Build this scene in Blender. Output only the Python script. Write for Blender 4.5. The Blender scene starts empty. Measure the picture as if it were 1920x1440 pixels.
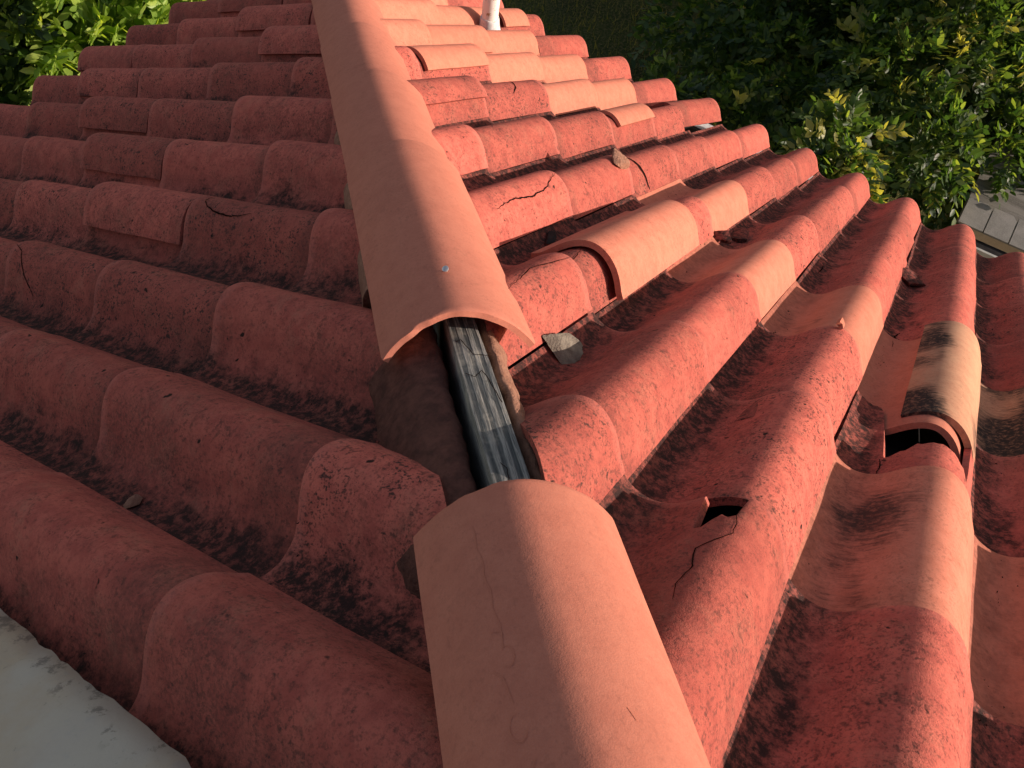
import bpy, bmesh, math, random
import numpy as np
from mathutils import Vector, Matrix
from mathutils.noise import noise as pnoise

random.seed(7); rng = np.random.default_rng(7)
SC = bpy.context.scene
COL = SC.collection
# ------------------------------------------------------------------ camera
PITCH = 0.5346237584906361                      # rise over run of both roof slopes
cs = 1/math.sqrt(1+PITCH*PITCH)
CR = Vector((0.56255893, -0.82031987, 0.10296971))
CD = Vector((-0.64249966, -0.51216044, -0.56998761))
CF = Vector((0.52030917, 0.25449362, -0.81517567))
CC = Vector((-3.45277242, -3.1935411, 2.57684872))
FPX = 1643.337
cam = bpy.data.cameras.new('camera'); co = bpy.data.objects.new('camera', cam); COL.objects.link(co)
m = Matrix.Identity(4)
for i in range(3):
    m[i][0] = CR[i]; m[i][1] = -CD[i]; m[i][2] = -CF[i]; m[i][3] = CC[i]
co.matrix_world = m
cam.lens = 36*FPX/1920; cam.clip_end = 400; cam.clip_start = 0.02
SC.camera = co
# ------------------------------------------------------------------ light
SUN = Vector((0.37, -0.855, 0.325)).normalized()  # direction towards the sun
el = math.asin(SUN.z); az = math.atan2(SUN.x, SUN.y)
W = bpy.data.worlds.new('World'); SC.world = W; W.use_nodes = True
nt = W.node_tree; bg = nt.nodes['Background']
sky = nt.nodes.new('ShaderNodeTexSky'); sky.sky_type = 'NISHITA'; sky.sun_disc = False
sky.sun_elevation = el; sky.sun_rotation = az
wm = nt.nodes.new('ShaderNodeMix'); wm.data_type = 'RGBA'; wm.blend_type = 'MULTIPLY'; wm.inputs[0].default_value = 1
wm.inputs[7].default_value = (1.30, 1.0, .84, 1)      # the camera's warm white balance
nt.links.new(sky.outputs[0], wm.inputs[6]); nt.links.new(wm.outputs[2], bg.inputs[0]); bg.inputs[1].default_value = 0.117
sl = bpy.data.lights.new('sun', 'SUN'); sl.energy = 4.7; sl.angle = math.radians(0.55); sl.color = (1, .84, .74)
so = bpy.data.objects.new('sun', sl); COL.objects.link(so)
so.rotation_euler = (-SUN).to_track_quat('-Z', 'Y').to_euler(); so.location = (0, -8, 6)
SC.view_settings.view_transform = 'Standard'; SC.view_settings.look = 'None'
SC.view_settings.exposure = 0.46; SC.view_settings.gamma = 1

# ------------------------------------------------------------------ helpers
def tag(o, label=None, cat=None, group=None, kind=None):
    if label: o['label'] = label
    if cat: o['category'] = cat
    if group: o['group'] = group
    if kind: o['kind'] = kind
    return o

def mesh_obj(name, verts, faces, mat=None, parent=None, smooth=True, angle=38, uv=None, mats=None, midx=None):
    me = bpy.data.meshes.new(name)
    me.from_pydata([tuple(v) for v in verts], [], faces)
    if smooth:
        me.polygons.foreach_set('use_smooth', [True]*len(me.polygons))
        me.set_sharp_from_angle(angle=math.radians(angle))
    for mm in (mats or [mat]):
        if mm: me.materials.append(mm)
    if midx is not None: me.polygons.foreach_set('material_index', midx)
    me.update()
    o = bpy.data.objects.new(name, me); COL.objects.link(o)
    if parent: o.parent = parent
    return o

def empty(name, loc=(0, 0, 0)):
    o = bpy.data.objects.new(name, None); COL.objects.link(o); o.location = loc
    o.empty_display_size = .1
    return o

class G:                                         # tiny node-graph builder
    def __init__(s, name):
        s.m = bpy.data.materials.new(name); s.m.use_nodes = True
        s.t = s.m.node_tree; s.b = s.t.nodes['Principled BSDF']
        s.out = s.t.nodes['Material Output']
    def n(s, typ, **kw):
        x = s.t.nodes.new(typ)
        for k, v in kw.items():
            if k.startswith('_'): x.inputs[k[1:].replace('_', ' ')].default_value = v
            else: setattr(x, k, v)
        return x
    def l(s, a, b): s.t.links.new(a, b)
    def coords(s, scale=(1, 1, 1), rand=True):
        tc = s.n('ShaderNodeTexCoord'); mp = s.n('ShaderNodeMapping')
        mp.inputs['Scale'].default_value = scale
        if rand:
            oi = s.n('ShaderNodeObjectInfo'); mu = s.n('ShaderNodeMath', operation='MULTIPLY'); mu.inputs[1].default_value = 57.3
            s.l(oi.outputs['Random'], mu.inputs[0])
            cb = s.n('ShaderNodeCombineXYZ')
            s.l(mu.outputs[0], cb.inputs[0]); s.l(mu.outputs[0], cb.inputs[2])
            ad = s.n('ShaderNodeVectorMath', operation='ADD')
            s.l(tc.outputs['Object'], ad.inputs[0]); s.l(cb.outputs[0], ad.inputs[1])
            s.l(ad.outputs[0], mp.inputs['Vector'])
        else:
            s.l(tc.outputs['Object'], mp.inputs['Vector'])
        return mp.outputs[0]
    def noise(s, vec, scale, detail=6, rough=.6, dist=0):
        x = s.n('ShaderNodeTexNoise'); s.l(vec, x.inputs['Vector'])
        x.inputs['Scale'].default_value = scale; x.inputs['Detail'].default_value = detail
        x.inputs['Roughness'].default_value = rough; x.inputs['Distortion'].default_value = dist
        return x.outputs['Fac']
    def ramp(s, fac, lo, hi, a=0., b=1.):
        x = s.n('ShaderNodeMapRange', interpolation_type='SMOOTHSTEP'); s.l(fac, x.inputs['Value'])
        x.inputs['From Min'].default_value = lo; x.inputs['From Max'].default_value = hi
        x.inputs['To Min'].default_value = a; x.inputs['To Max'].default_value = b
        return x.outputs['Result']
    def math(s, op, a, b):
        x = s.n('ShaderNodeMath', operation=op)
        for i, v in enumerate((a, b)):
            if isinstance(v, (int, float)): x.inputs[i].default_value = v
            else: s.l(v, x.inputs[i])
        return x.outputs[0]
    def mix(s, fac, a, b, mode='MIX'):
        x = s.n('ShaderNodeMix', data_type='RGBA', blend_type=mode)
        if isinstance(fac, (int, float)): x.inputs[0].default_value = fac
        else: s.l(fac, x.inputs[0])
        for i, v in ((6, a), (7, b)):
            if isinstance(v, tuple): x.inputs[i].default_value = (*v, 1)
            else: s.l(v, x.inputs[i])
        return x.outputs[2]
    def bump(s, h, strength, dist):
        x = s.n('ShaderNodeBump'); s.l(h, x.inputs['Height'])
        x.inputs['Strength'].default_value = strength; x.inputs['Distance'].default_value = dist
        s.l(x.outputs[0], s.b.inputs['Normal'])
    def done(s, col, rough=.85, spec=.2):
        if isinstance(col, tuple): s.b.inputs['Base Color'].default_value = (*col, 1)
        else: s.l(col, s.b.inputs['Base Color'])
        if isinstance(rough, (int, float)): s.b.inputs['Roughness'].default_value = rough
        else: s.l(rough, s.b.inputs['Roughness'])
        s.b.inputs['Specular IOR Level'].default_value = spec
        return s.m

def clay_material(name, base, alt, speck=.5, soot=.3, grime=(.045, .032, .028), grain=1., pan=.0, streak=0., paint=None, vary=.20, bias=.0):
    g = G(name)
    v = g.coords(); tc = g.n('ShaderNodeTexCoord')
    sep = g.n('ShaderNodeSeparateXYZ'); g.l(tc.outputs['Object'], sep.inputs[0])
    big = g.noise(v, 7, 5, .6); mid = g.noise(v, 32, 6, .65); fine = g.noise(v, 210, 4, .65); grit = g.noise(v, 620, 2, .6)
    c = g.mix(g.ramp(mid, .36, .66), base, alt)
    oi = g.n('ShaderNodeObjectInfo')
    hv = g.n('ShaderNodeHueSaturation'); g.l(c, hv.inputs['Color'])
    g.l(g.ramp(oi.outputs['Random'], 0, 1, 1-vary, 1+vary), hv.inputs['Value'])
    c = hv.outputs[0]
    film_flank_shade = g.math('MULTIPLY', g.ramp(g.math('ADD', g.noise(g.coords((1, .7, 1)), 5.5, 7, .7), g.ramp(sep.outputs[0], .10, .15, .07, -.03)), .44, .68), g.ramp(g.noise(v, 170, 5, .75), .38, .62, .15, 1))  # patchy brown film; its flank bias paints in the crest-to-flank shading
    c = g.mix(g.math('MULTIPLY', film_flank_shade, .62*speck), c, (.10, .050, .042))
    if paint:                                    # worn patches where the coating has gone thin
        pm = g.math('MULTIPLY', g.ramp(g.noise(v, 13, 8, .72), .50, .66), g.ramp(fine, .38, .62, .3, 1))
        c = g.mix(g.math('MULTIPLY', pm, paint[1]), c, paint[0])
    # fine sooty peppering
    r2 = g.math('FRACT', g.math('MULTIPLY', oi.outputs['Random'], 13.7), 0); r3 = g.math('FRACT', g.math('MULTIPLY', oi.outputs['Random'], 29.3), 0)
    c = g.mix(g.math('MULTIPLY', r3, .22 if speck > .5 else .12), c, (.38, .105, .082) if speck > .5 else alt)
    clus = g.math('MULTIPLY', g.ramp(g.noise(v, 15, 5, .65), .34, .62, .18, 1), g.ramp(r2, 0, 1, .45, 1.25))
    for sc_, lo_, hi_, am in ((170, .56, .66, .72), (80, .60, .68, .66), (320, .54, .66, .5)):
        k = g.math('MULTIPLY', g.ramp(g.noise(g.coords((1, .8, 1)), sc_, 2, .55), lo_, hi_), clus)
        c = g.mix(g.math('MULTIPLY', k, min(1, am*speck*1.15)), c, grime)
    pep = g.math('MULTIPLY', g.ramp(g.noise(v, 120, 6, .80), .50, .64), g.ramp(g.noise(v, 10, 5, .65), .34, .66, .12, 1))
    c = g.mix(g.math('MULTIPLY', pep, .72*speck), c, grime)
    # lichen spots with a shape of their own
    vv = g.coords((1, .75, 1)); msk = g.ramp(g.noise(vv, 6.5, 4, .6), .40, .64, .25, 1)
    spots = None
    for sc_, lo_, hi_, am in ((40, .63, .72, .55), (95, .62, .72, .6), (210, .60, .72, .6)):
        k = g.math('MULTIPLY', g.ramp(g.noise(vv, sc_, 3.5, .55), lo_, hi_), am)
        spots = k if spots is None else g.math('MAXIMUM', spots, k)
    c = g.mix(g.math('MULTIPLY', g.math('MULTIPLY', spots, msk), speck), c, grime)
    pits = g.ramp(g.noise(g.coords((1, .8, 1)), 62, 1.5, .4), .735, .79)
    c = g.mix(g.math('MULTIPLY', pits, min(1, speck*1.1)), c, (.03, .018, .015))
    # ragged darker band just below the lap of the next tile, and a lighter lower rim
    wy = g.math('ADD', sep.outputs[1], g.math('MULTIPLY', g.math('SUBTRACT', g.noise(v, 22, 6, .7), .5), .07))
    lap = g.math('MULTIPLY', g.ramp(wy, -.375, -.435), g.ramp(g.noise(v, 70, 5, .75), .34, .60, .35, 1))
    c = g.mix(g.math('MULTIPLY', lap, .42*min(1, speck*1.2)), c, (.075, .040, .034))
    rim = g.math('MULTIPLY', g.ramp(wy, -.028, -.006), .30)
    c = g.mix(rim, c, alt if speck < .5 else (.56, .19, .15))
    # soot and dirt lying in the pan of the tile, in ragged clumps
    if soot > 0:
        pn = g.ramp(sep.outputs[0], .010, .125, 1, 0)
        rag = g.math('ADD', g.math('MULTIPLY', pn, .34), g.noise(g.coords((1, .55, 1)), 12, 9, .72))
        sm = g.math('MULTIPLY', g.ramp(rag, .60, .80), g.ramp(g.noise(v, 60, 6, .75), .36, .58, .35, 1))
        c = g.mix(g.math('MULTIPLY', sm, soot), c, (.030, .020, .018))
    if streak > 0:                               # black algae in a blot with brushed edges
        br = g.noise(g.coords((.30, 1.3, .30)), 105, 6, .68, .4)
        bl = g.noise(g.coords((1, .55, 1)), 6.2, 3, .5)
        mm = g.math('ADD', bl, g.math('MULTIPLY', g.math('SUBTRACT', br, .5), .34))
        mm = g.math('ADD', mm, g.math('MULTIPLY', g.ramp(sep.outputs[0], .01, .055, -.10, 0), 1.)); mm = g.math('ADD', mm, g.ramp(sep.outputs[0], .10, .19, bias, -.13))
        st = g.math('MULTIPLY', g.ramp(mm, .50, .68), g.ramp(g.noise(v, 95, 4, .7), .3, .55, .55, 1))
        c = g.mix(g.math('MULTIPLY', st, streak), c, (.034, .028, .026))
    c = g.mix(g.ramp(grit, .3, .7, .0, .22), c, (.85, .62, .52), 'MULTIPLY')
    h = g.math('ADD', g.math('MULTIPLY', fine, .5), g.math('MULTIPLY', grit, .35))
    h = g.math('ADD', h, g.math('MULTIPLY', mid, .8))
    g.bump(h, .55*grain, .0035)
    return g.done(c, .92, .12)

M = {}
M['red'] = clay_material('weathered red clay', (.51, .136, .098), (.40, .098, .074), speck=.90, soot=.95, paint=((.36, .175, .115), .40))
M['pale'] = clay_material('new pale clay', (.59, .222, .145), (.53, .186, .120), speck=.20, soot=.10, grain=.28, vary=.07)
M['pale_stained'] = clay_material('stained pale clay', (.58, .222, .146), (.52, .186, .120), speck=.25, soot=.35, grain=.3, streak=.9, vary=.05)
M['tan_sooty'] = clay_material('sooty tan clay', (.55, .31, .19), (.50, .26, .16), speck=.25, soot=0, grain=.35, streak=1., vary=.04, bias=.14)
M['cap'] = clay_material('hip cap clay', (.53, .205, .138), (.475, .175, .118), speck=.16, soot=0, grain=.34, vary=.06)
def plain(name, a, b, scale=20, rough=.8, bump=.3, dist=.003, spec=.3, metal=0, stretch=(1, 1, 1)):
    g = G(name); v = g.coords(stretch)
    f = g.noise(v, scale, 7, .65); c = g.mix(g.ramp(f, .3, .7), a, b)
    g.bump(g.noise(v, scale*4, 5, .7), bump, dist); g.b.inputs['Metallic'].default_value = metal
    return g.done(c, rough, spec)
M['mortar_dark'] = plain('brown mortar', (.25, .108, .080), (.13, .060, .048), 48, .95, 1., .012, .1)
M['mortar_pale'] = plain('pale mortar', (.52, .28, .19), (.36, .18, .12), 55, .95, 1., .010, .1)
M['mortar_grey'] = plain('grey mortar', (.30, .26, .20), (.17, .14, .11), 45, .95, .9, .005, .1)
M['clay_break'] = plain('broken clay edge', (.20, .075, .048), (.10, .035, .025), 60, .95, .8, .003, .1)
M['crack'] = plain('crack soot', (.022, .010, .008), (.012, .006, .005), 60, 1, 0, .001, 0)
M['zinc'] = plain('old grey flashing', (.40, .41, .38), (.31, .31, .275), 9, .6, .25, .004, .35)
M['white'] = plain('white painted metal', (.72, .72, .70), (.50, .50, .48), 60, .6, .3, .002, .4)
M['felt'] = plain('dark underlay', (.03, .027, .026), (.015, .014, .014), 20, .95, .4, .003, .1)
M['stucco'] = plain('cream stucco', (.55, .48, .38), (.48, .41, .32), 40, .9, .6, .005, .1)
M['bark'] = plain('bark', (.09, .065, .045), (.04, .03, .022), 18, .95, .9, .02, .1)
M['soil'] = plain('soil', (.03, .025, .018), (.02, .017, .012), 6, 1, .5, .02, 0)
M['nail'] = plain('bare steel', (.6, .6, .6), (.4, .4, .42), 90, .35, .1, .001, .6, .7)

# ------------------------------------------------------------------ the tile grid
TW = .25                                          # column spacing
A0, B0 = 1.0896845770518526, 1.2211289811447659
SEAM_R = [-.03] + [.53+.4467*k for k in range(12)]
SEAM_L = [-.03] + [.40+.448*k for k in range(6)] + [3.15+.50*k for k in range(5)]
nR = Vector((PITCH*cs, 0, cs)); nL = Vector((0, PITCH*cs, cs))
def frame(side, c, d, h=0.):                      # local x across, y downslope, z out; origin on the tile's left edge
    M4 = Matrix.Identity(4)
    if side == 'R':
        x, y, z = Vector((0, -1, 0)), Vector((cs, 0, -PITCH*cs)), nR
        o = Vector((0, -(A0+(c-.05)*TW), 0)) - y*d + z*h
    else:
        x, y, z = Vector((1, 0, 0)), Vector((0, cs, -PITCH*cs)), nL
        o = Vector((-(B0+(c+1)*TW), 0, 0)) - y*d + z*h
    for i in range(3):
        M4[i][0], M4[i][1], M4[i][2], M4[i][3] = x[i], y[i], z[i], o[i]
    return M4
PROF = [(-.001, .0110), (.005, .0080), (.012, .0045), (.024, .0008), (.040, -.001), (.056, .002), (.070, .0085), (.083, .019), (.095, .033), (.107, .048),
        (.120, .0615), (.134, .0725), (.149, .0800), (.164, .0828), (.180, .0805), (.196, .0735), (.211, .0625), (.224, .0485), (.235, .0325), (.2435, .0220), (.2505, .0140)]
def catmull(P, n):
    P = [np.array(p) for p in P]; P = [2*P[0]-P[1]] + P + [2*P[-1]-P[-2]]
    out = []
    segs = len(P)-3
    for k in range(n+1):
        tt = k/n*segs; i = min(int(tt), segs-1); f = tt-i
        p0, p1, p2, p3 = P[i:i+4]
        out.append(.5*((2*p1)+(-p0+p2)*f+(2*p0-5*p1+4*p2-p3)*f*f+(-p0+3*p1-3*p2+p3)*f**3))
    return np.array(out)
NU = 40
SECT = catmull(PROF, NU)
def prof_z(u):
    return float(np.interp(u, SECT[:, 0], SECT[:, 1]))
BASE = .0195; TILT = .0195/.446
def tile_mesh(L=.55, u0=-.01, u1=.26, thick=.0125, seed=0, tail=None, head=None, lift=0., nv=9, scale=1., ragged=False):
    """top skin + under skin + rim, in the tile's own frame; tail at y=0"""
    sec = SECT[(SECT[:, 0] >= u0-1e-6) & (SECT[:, 0] <= u1+1e-6)]
    d = np.gradient(sec, axis=0); nrm = np.stack([-d[:, 1], d[:, 0]], 1); nrm /= np.linalg.norm(nrm, axis=1)[:, None]
    sec = sec + nrm*lift
    n = len(sec)
    V = []; F = []
    fr = [0] + [ (k/nv)**1.0 for k in range(1, nv)] + [.985, .996, 1.]
    for top in (1, 0):
        for f in fr:
            for i, (u, z) in enumerate(sec):
                yt = tail(u) if tail else 0.
                yh = (head(u) if head else 0.) - L
                y = yh + (yt-yh)*f
                if tail is None and f == 1.: y += .0012*pnoise(Vector((u*60, seed*3.1, 1)))
                p = np.array([u, z]) + (0 if top else 1)*(-thick)*nrm[i]
                if top and f == 1.: p = p - nrm[i]*.0022
                if top and f == .996: p = p - nrm[i]*.0006
                w = .0022*pnoise(Vector((u*9+seed*7.3, y*7, seed*1.7)))
                V.append((p[0]+w*.6, y, p[1] + w + BASE + TILT*y))
    nr = len(fr); off = nr*n
    for r in range(nr-1):
        for i in range(n-1):
            a = r*n+i
            F.append((a, a+1, a+n+1, a+n)); F.append((off+a, off+a+n, off+a+n+1, off+a+1))
    for r in range(nr-1):
        a = r*n; F.append((a, a+n, off+a+n, off+a)); a = r*n+n-1; F.append((a, off+a, off+a+n, a+n))
    for i in range(n-1):
        F.append((i, off+i, off+i+1, i+1)); a = (nr-1)*n+i; F.append((a, a+1, off+a+1, off+a))
    return V, F

def clip_hip(o, side, margin):
    """cut the tile along the hip so that it stops short of the hip board"""
    bm = bmesh.new(); bm.from_mesh(o.data)
    mw = o.matrix_world
    no = Vector((1, -1, 0)).normalized() if side == 'R' else Vector((-1, 1, 0)).normalized()
    inv = mw.inverted()
    pc = inv @ (no*margin); pn = (mw.to_3x3().transposed() @ no).normalized()
    r = bmesh.ops.bisect_plane(bm, geom=bm.verts[:]+bm.edges[:]+bm.faces[:], plane_co=pc, plane_no=pn, clear_inner=True)
    nf = bmesh.ops.holes_fill(bm, edges=[x for x in bm.edges if x.is_boundary], sides=0)['faces']
    if nf: bmesh.ops.triangulate(bm, faces=nf)
    bm.to_mesh(o.data); n = len(bm.verts); bm.free()
    o.data.set_sharp_from_angle(angle=math.radians(38))
    return n

def hip_shift(s): return -.010-.040*min(1.5, max(0, (s+2.75)/1.4)) if s > -2.9 else -.008-.022*min(1, max(0, (-3.0-s)/.25))
ORD = ['at the eave', 'second from eave', 'third from eave', 'fourth from eave', 'fifth from eave', 'sixth from eave', 'seventh from eave', 'eighth from eave', 'ninth from eave', 'tenth from eave']
NUMW = ['zero', 'first', 'second', 'third', 'fourth', 'fifth', 'sixth', 'seventh', 'eighth', 'ninth', 'tenth', 'eleventh', 'twelfth', 'thirteenth']
def where_r(c):
    c -= 1
    if c == 0: return "in the white pipe's column"
    if c < 0: return f'{NUMW[-c]} column beyond white pipe'
    return f'{NUMW[c]} column this side of white pipe'
def where_l(c):
    k = 8-c
    if k == 0: return 'in the column beside the grey flashing'
    if k < 0: return f'{NUMW[-k]} column beneath the grey flashing'
    return f'{NUMW[k]} column above the grey flashing'
def visible(P, mx=260):
    q = Vector(P)-CC; z = q.dot(CF)
    if z < .1: return False
    x = FPX*q.dot(CR)/z+960; y = FPX*q.dot(CD)/z+720
    return -mx < x < 1920+mx and -mx < y < 1440+mx

PALE = {(2, 1), (2, 2), (1, 1), (1, 2), (1, 3), (0, 1), (0, 2), (-1, 2), (-1, 1), (3, 1), (7, 4), (8, 4), (6, 3), (9, 6), (-2, 2)}
STAIN = {(3, 2): 1, (10, 4): 2, (10, 6): 1, (8, 4): 1, (9, 6): 1, (9, 4): 0, (7, 4): 1}
TILES = {}
def place(o, M4, rot=0., lift=0., du=0.):
    o.matrix_world = M4 @ Matrix.Translation((du, 0, lift)) @ Matrix.Rotation(rot, 4, 'Z')

def jag(seed, amp, freq=60):
    return lambda u: amp*(pnoise(Vector((u*freq, seed*5.7, 2)))+.5*pnoise(Vector((u*freq*3, seed*2.7, 5))))

def build_side(side):
    cols = range(-2, 13) if side == 'R' else range(-2, 9)
    seams = SEAM_R if side == 'R' else SEAM_L
    for c in cols:
        for k in range(0, 10):
            d = seams[k]
            M4 = frame(side, c, d)
            # skip courses that lie past the hip
            far = M4 @ Vector((.13, 0, 0))
            past = (far.x-far.y) if side == 'R' else (far.y-far.x)
            mid = M4 @ Vector((.13, -.22, .05)); ends = [M4 @ Vector((.13, -.0, .05)), M4 @ Vector((.13, -.45, .05)), mid]
            if past < -.12 or not any(visible(p) for p in ends): continue
            seed = c*17+k*5+(300 if side == 'R' else 0)
            key = (c, k); L = .55; tail = head = None
            kind = 'red'
            if side == 'R':
                if key in PALE: kind = 'pale'
                if STAIN.get(key) == 1: kind = 'pale_stained'
                if STAIN.get(key) == 2: kind = 'tan_sooty'
                if key == (9, 4): kind = 'pale'; L = .625
                if key == (9, 5):                 # broken: the lower end is gone over the barrel
                    j = jag(3, .014, 70)
                    def tail(u, j=j):
                        if u < .062: return -.075+j(u)*.5
                        if u < .078: return -.075-(u-.062)/.016*.20+j(u)
                        if u < .222: return -.335+.035*math.sin((u-.085)/.137*math.pi)+j(u)*.9
                        if u < .230: return -.335+(u-.222)/.008*.22+j(u)*.5
                        return -.11+j(u)
                if key == (8, 7):                 # a bite out of its lower edge
                    j = jag(21, .010, 90)
                    def tail(u, j=j): return -.070+2.4*j(u)+(u-.135)*1.3 if .112 < u < .156 else 0.
                if key == (8, 6): head = lambda u: .13 if .10 < u < .20 else 0.
                if key == (4, 1):
                    def tail(u): return -.02-.35*max(0, u-.12)
                if key == (4, 2): tail = None
            rot = random.gauss(0, .008); lift = random.gauss(0, .0012); du = random.gauss(0, .0018)
            if side == 'L' and c == 7 and k >= 7: lift -= .013
            if side == 'R' and key == (4, 0): rot = -.07; lift = .01; du = -.004
            V, F = tile_mesh(L, seed=seed, tail=tail, head=head)
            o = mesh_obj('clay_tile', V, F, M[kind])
            place(o, M4, rot, lift, du)
            bpy.context.view_layer.update()
            sm = (far.x+far.y)/2; sh = hip_shift(sm)
            if clip_hip(o, side, (.036 if c in (6, 7) and k >= 5 else .090+sh) if side == 'R' else (.080 if c == 7 else .100-.8*sh)) < 12:
                bpy.data.objects.remove(o); continue
            look = {'red': 'lichened red tile' if (c+k) % 2 else 'weathered red tile', 'pale': 'clean pale orange tile', 'pale_stained': 'black streaked pale tile', 'tan_sooty': 'sooty tan tile'}[kind]
            if side == 'R':
                if key == (9, 5): look = 'broken red tile'
                if key == (5, 3): look = 'shattered red tile'
                if key == (4, 0): look = 'twisted red tile'
                lab = f'{look}, sunlit slope, {ORD[k]}, {where_r(c)}'
            else:
                lab = f'dark red tile, shaded slope, {ORD[k]}, {where_l(c)}'
            tag(o, lab, 'roof tile', 'red and pale tiles on the sunlit slope' if side == 'R' else 'dark red tiles on the shaded slope')
            TILES[(side, c, k)] = o

build_side('R'); build_side('L')

# ------------------------------------------------------------------ loose barrel covers lying over tiles
def cover(side, c, d, L, mat, label, u0=.072, u1=.2475, rise=.014, rot=0., tilt=0., thick=.0115, du=0., tail=None, seed=0):
    V, F = tile_mesh(L, u0, u1, thick, seed=seed+900, lift=rise, tail=tail)
    o = mesh_obj('cover_tile', V, F, M[mat])
    M4 = frame(side, c, d)
    piv = Matrix.Translation((.16, -L/2, 0))
    o.matrix_world = M4 @ Matrix.Translation((du, 0, 0)) @ piv @ Matrix.Rotation(rot, 4, 'Z') @ Matrix.Rotation(tilt, 4, 'X') @ piv.inverted()
    tag(o, label, 'cover tile', 'loose barrel shaped cover tiles')
    return o
# shaded slope: one in each of a slanting line of columns
for c, k, tx in ((5, 4, 'just above the cracked tile'), (4, 3, ''), (3, 2, ''), (2, 1, ''), (1, 0, '')):
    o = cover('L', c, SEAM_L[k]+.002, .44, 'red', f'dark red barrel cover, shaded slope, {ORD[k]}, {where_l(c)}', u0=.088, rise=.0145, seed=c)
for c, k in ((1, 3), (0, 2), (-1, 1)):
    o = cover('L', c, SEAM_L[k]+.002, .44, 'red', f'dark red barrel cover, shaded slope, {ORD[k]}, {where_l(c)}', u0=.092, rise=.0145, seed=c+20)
cover('R', 6, 2.02, .64, 'pale', 'long pale orange cover tile lying loose with a raised near end', u0=.056, rise=.020, rot=.03, tilt=-.055, seed=31, thick=.0125)
cover('R', 9, 1.80, .655, 'tan_sooty', 'tan cover tile with a black sooty flank above the dark hole', u0=.098, rise=.015, seed=37, thick=.013)
cover('R', 2, 1.44, .40, 'pale', 'pale speckled cover tile beside the hip caps', u0=.07, u1=.224, rise=.015, rot=.02, seed=41)
cover('R', 4, .99, .36, 'pale_stained', 'pale cover tile with sooty lower edge on the sunlit slope', u0=.07, u1=.214, rise=.015, rot=.01, seed=43)
cover('R', 0, .16, .27, 'pale', 'short pale cover tile at the foot of the white pipe', u0=.10, u1=.232, rise=.014, rot=.05, seed=47)
cover('R', 3, 1.88, .44, 'red', 'red cover tile with a sooty lower rim next to the hip caps', u0=.07, u1=.222, rise=.013, seed=49)

# ------------------------------------------------------------------ cracks and chips on tiles
def crack(side, c, k, pts, w=.0016, lift=.0016, parent=None, name='crack'):
    """pts: (u, distance from eave); a thin dark opening following the tile's surface"""
    seams = SEAM_R if side == 'R' else SEAM_L
    o = parent or TILES.get((side, c, k))
    if not o: return
    P = []
    for (a, b) in zip(pts[:-1], pts[1:]):
        n = max(2, int(math.hypot(b[0]-a[0], b[1]-a[1])/.006))
        for i in range(n):
            f = i/n; P.append((a[0]+(b[0]-a[0])*f, a[1]+(b[1]-a[1])*f))
    P.append(pts[-1])
    V = []; F = []; N = len(P)
    for i, (u, d) in enumerate(P):
        a = P[max(0, i-1)]; b = P[min(N-1, i+1)]
        tx, ty = b[0]-a[0], -(b[1]-a[1]); l = math.hypot(tx, ty) or 1
        jx = .0022*pnoise(Vector((i*.45, c*3.3, k))); ww = w*(.25+.75*math.sin(math.pi*(i+.4)/(N+.0)))*(.7+.6*abs(pnoise(Vector((i*.7, c, k*2.)))))
        for s in (-1, 1):
            uu = u+jx-ty/l*ww*s; y = -(d-seams[k])+jx+tx/l*ww*s
            V.append((uu, y, prof_z(uu)+BASE+TILT*y+lift))
    for i in range(N-1): F.append((2*i, 2*i+1, 2*i+3, 2*i+2))
    x = mesh_obj(name, V, F, M['crack'], smooth=False)
    x.parent = o
    return x

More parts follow.
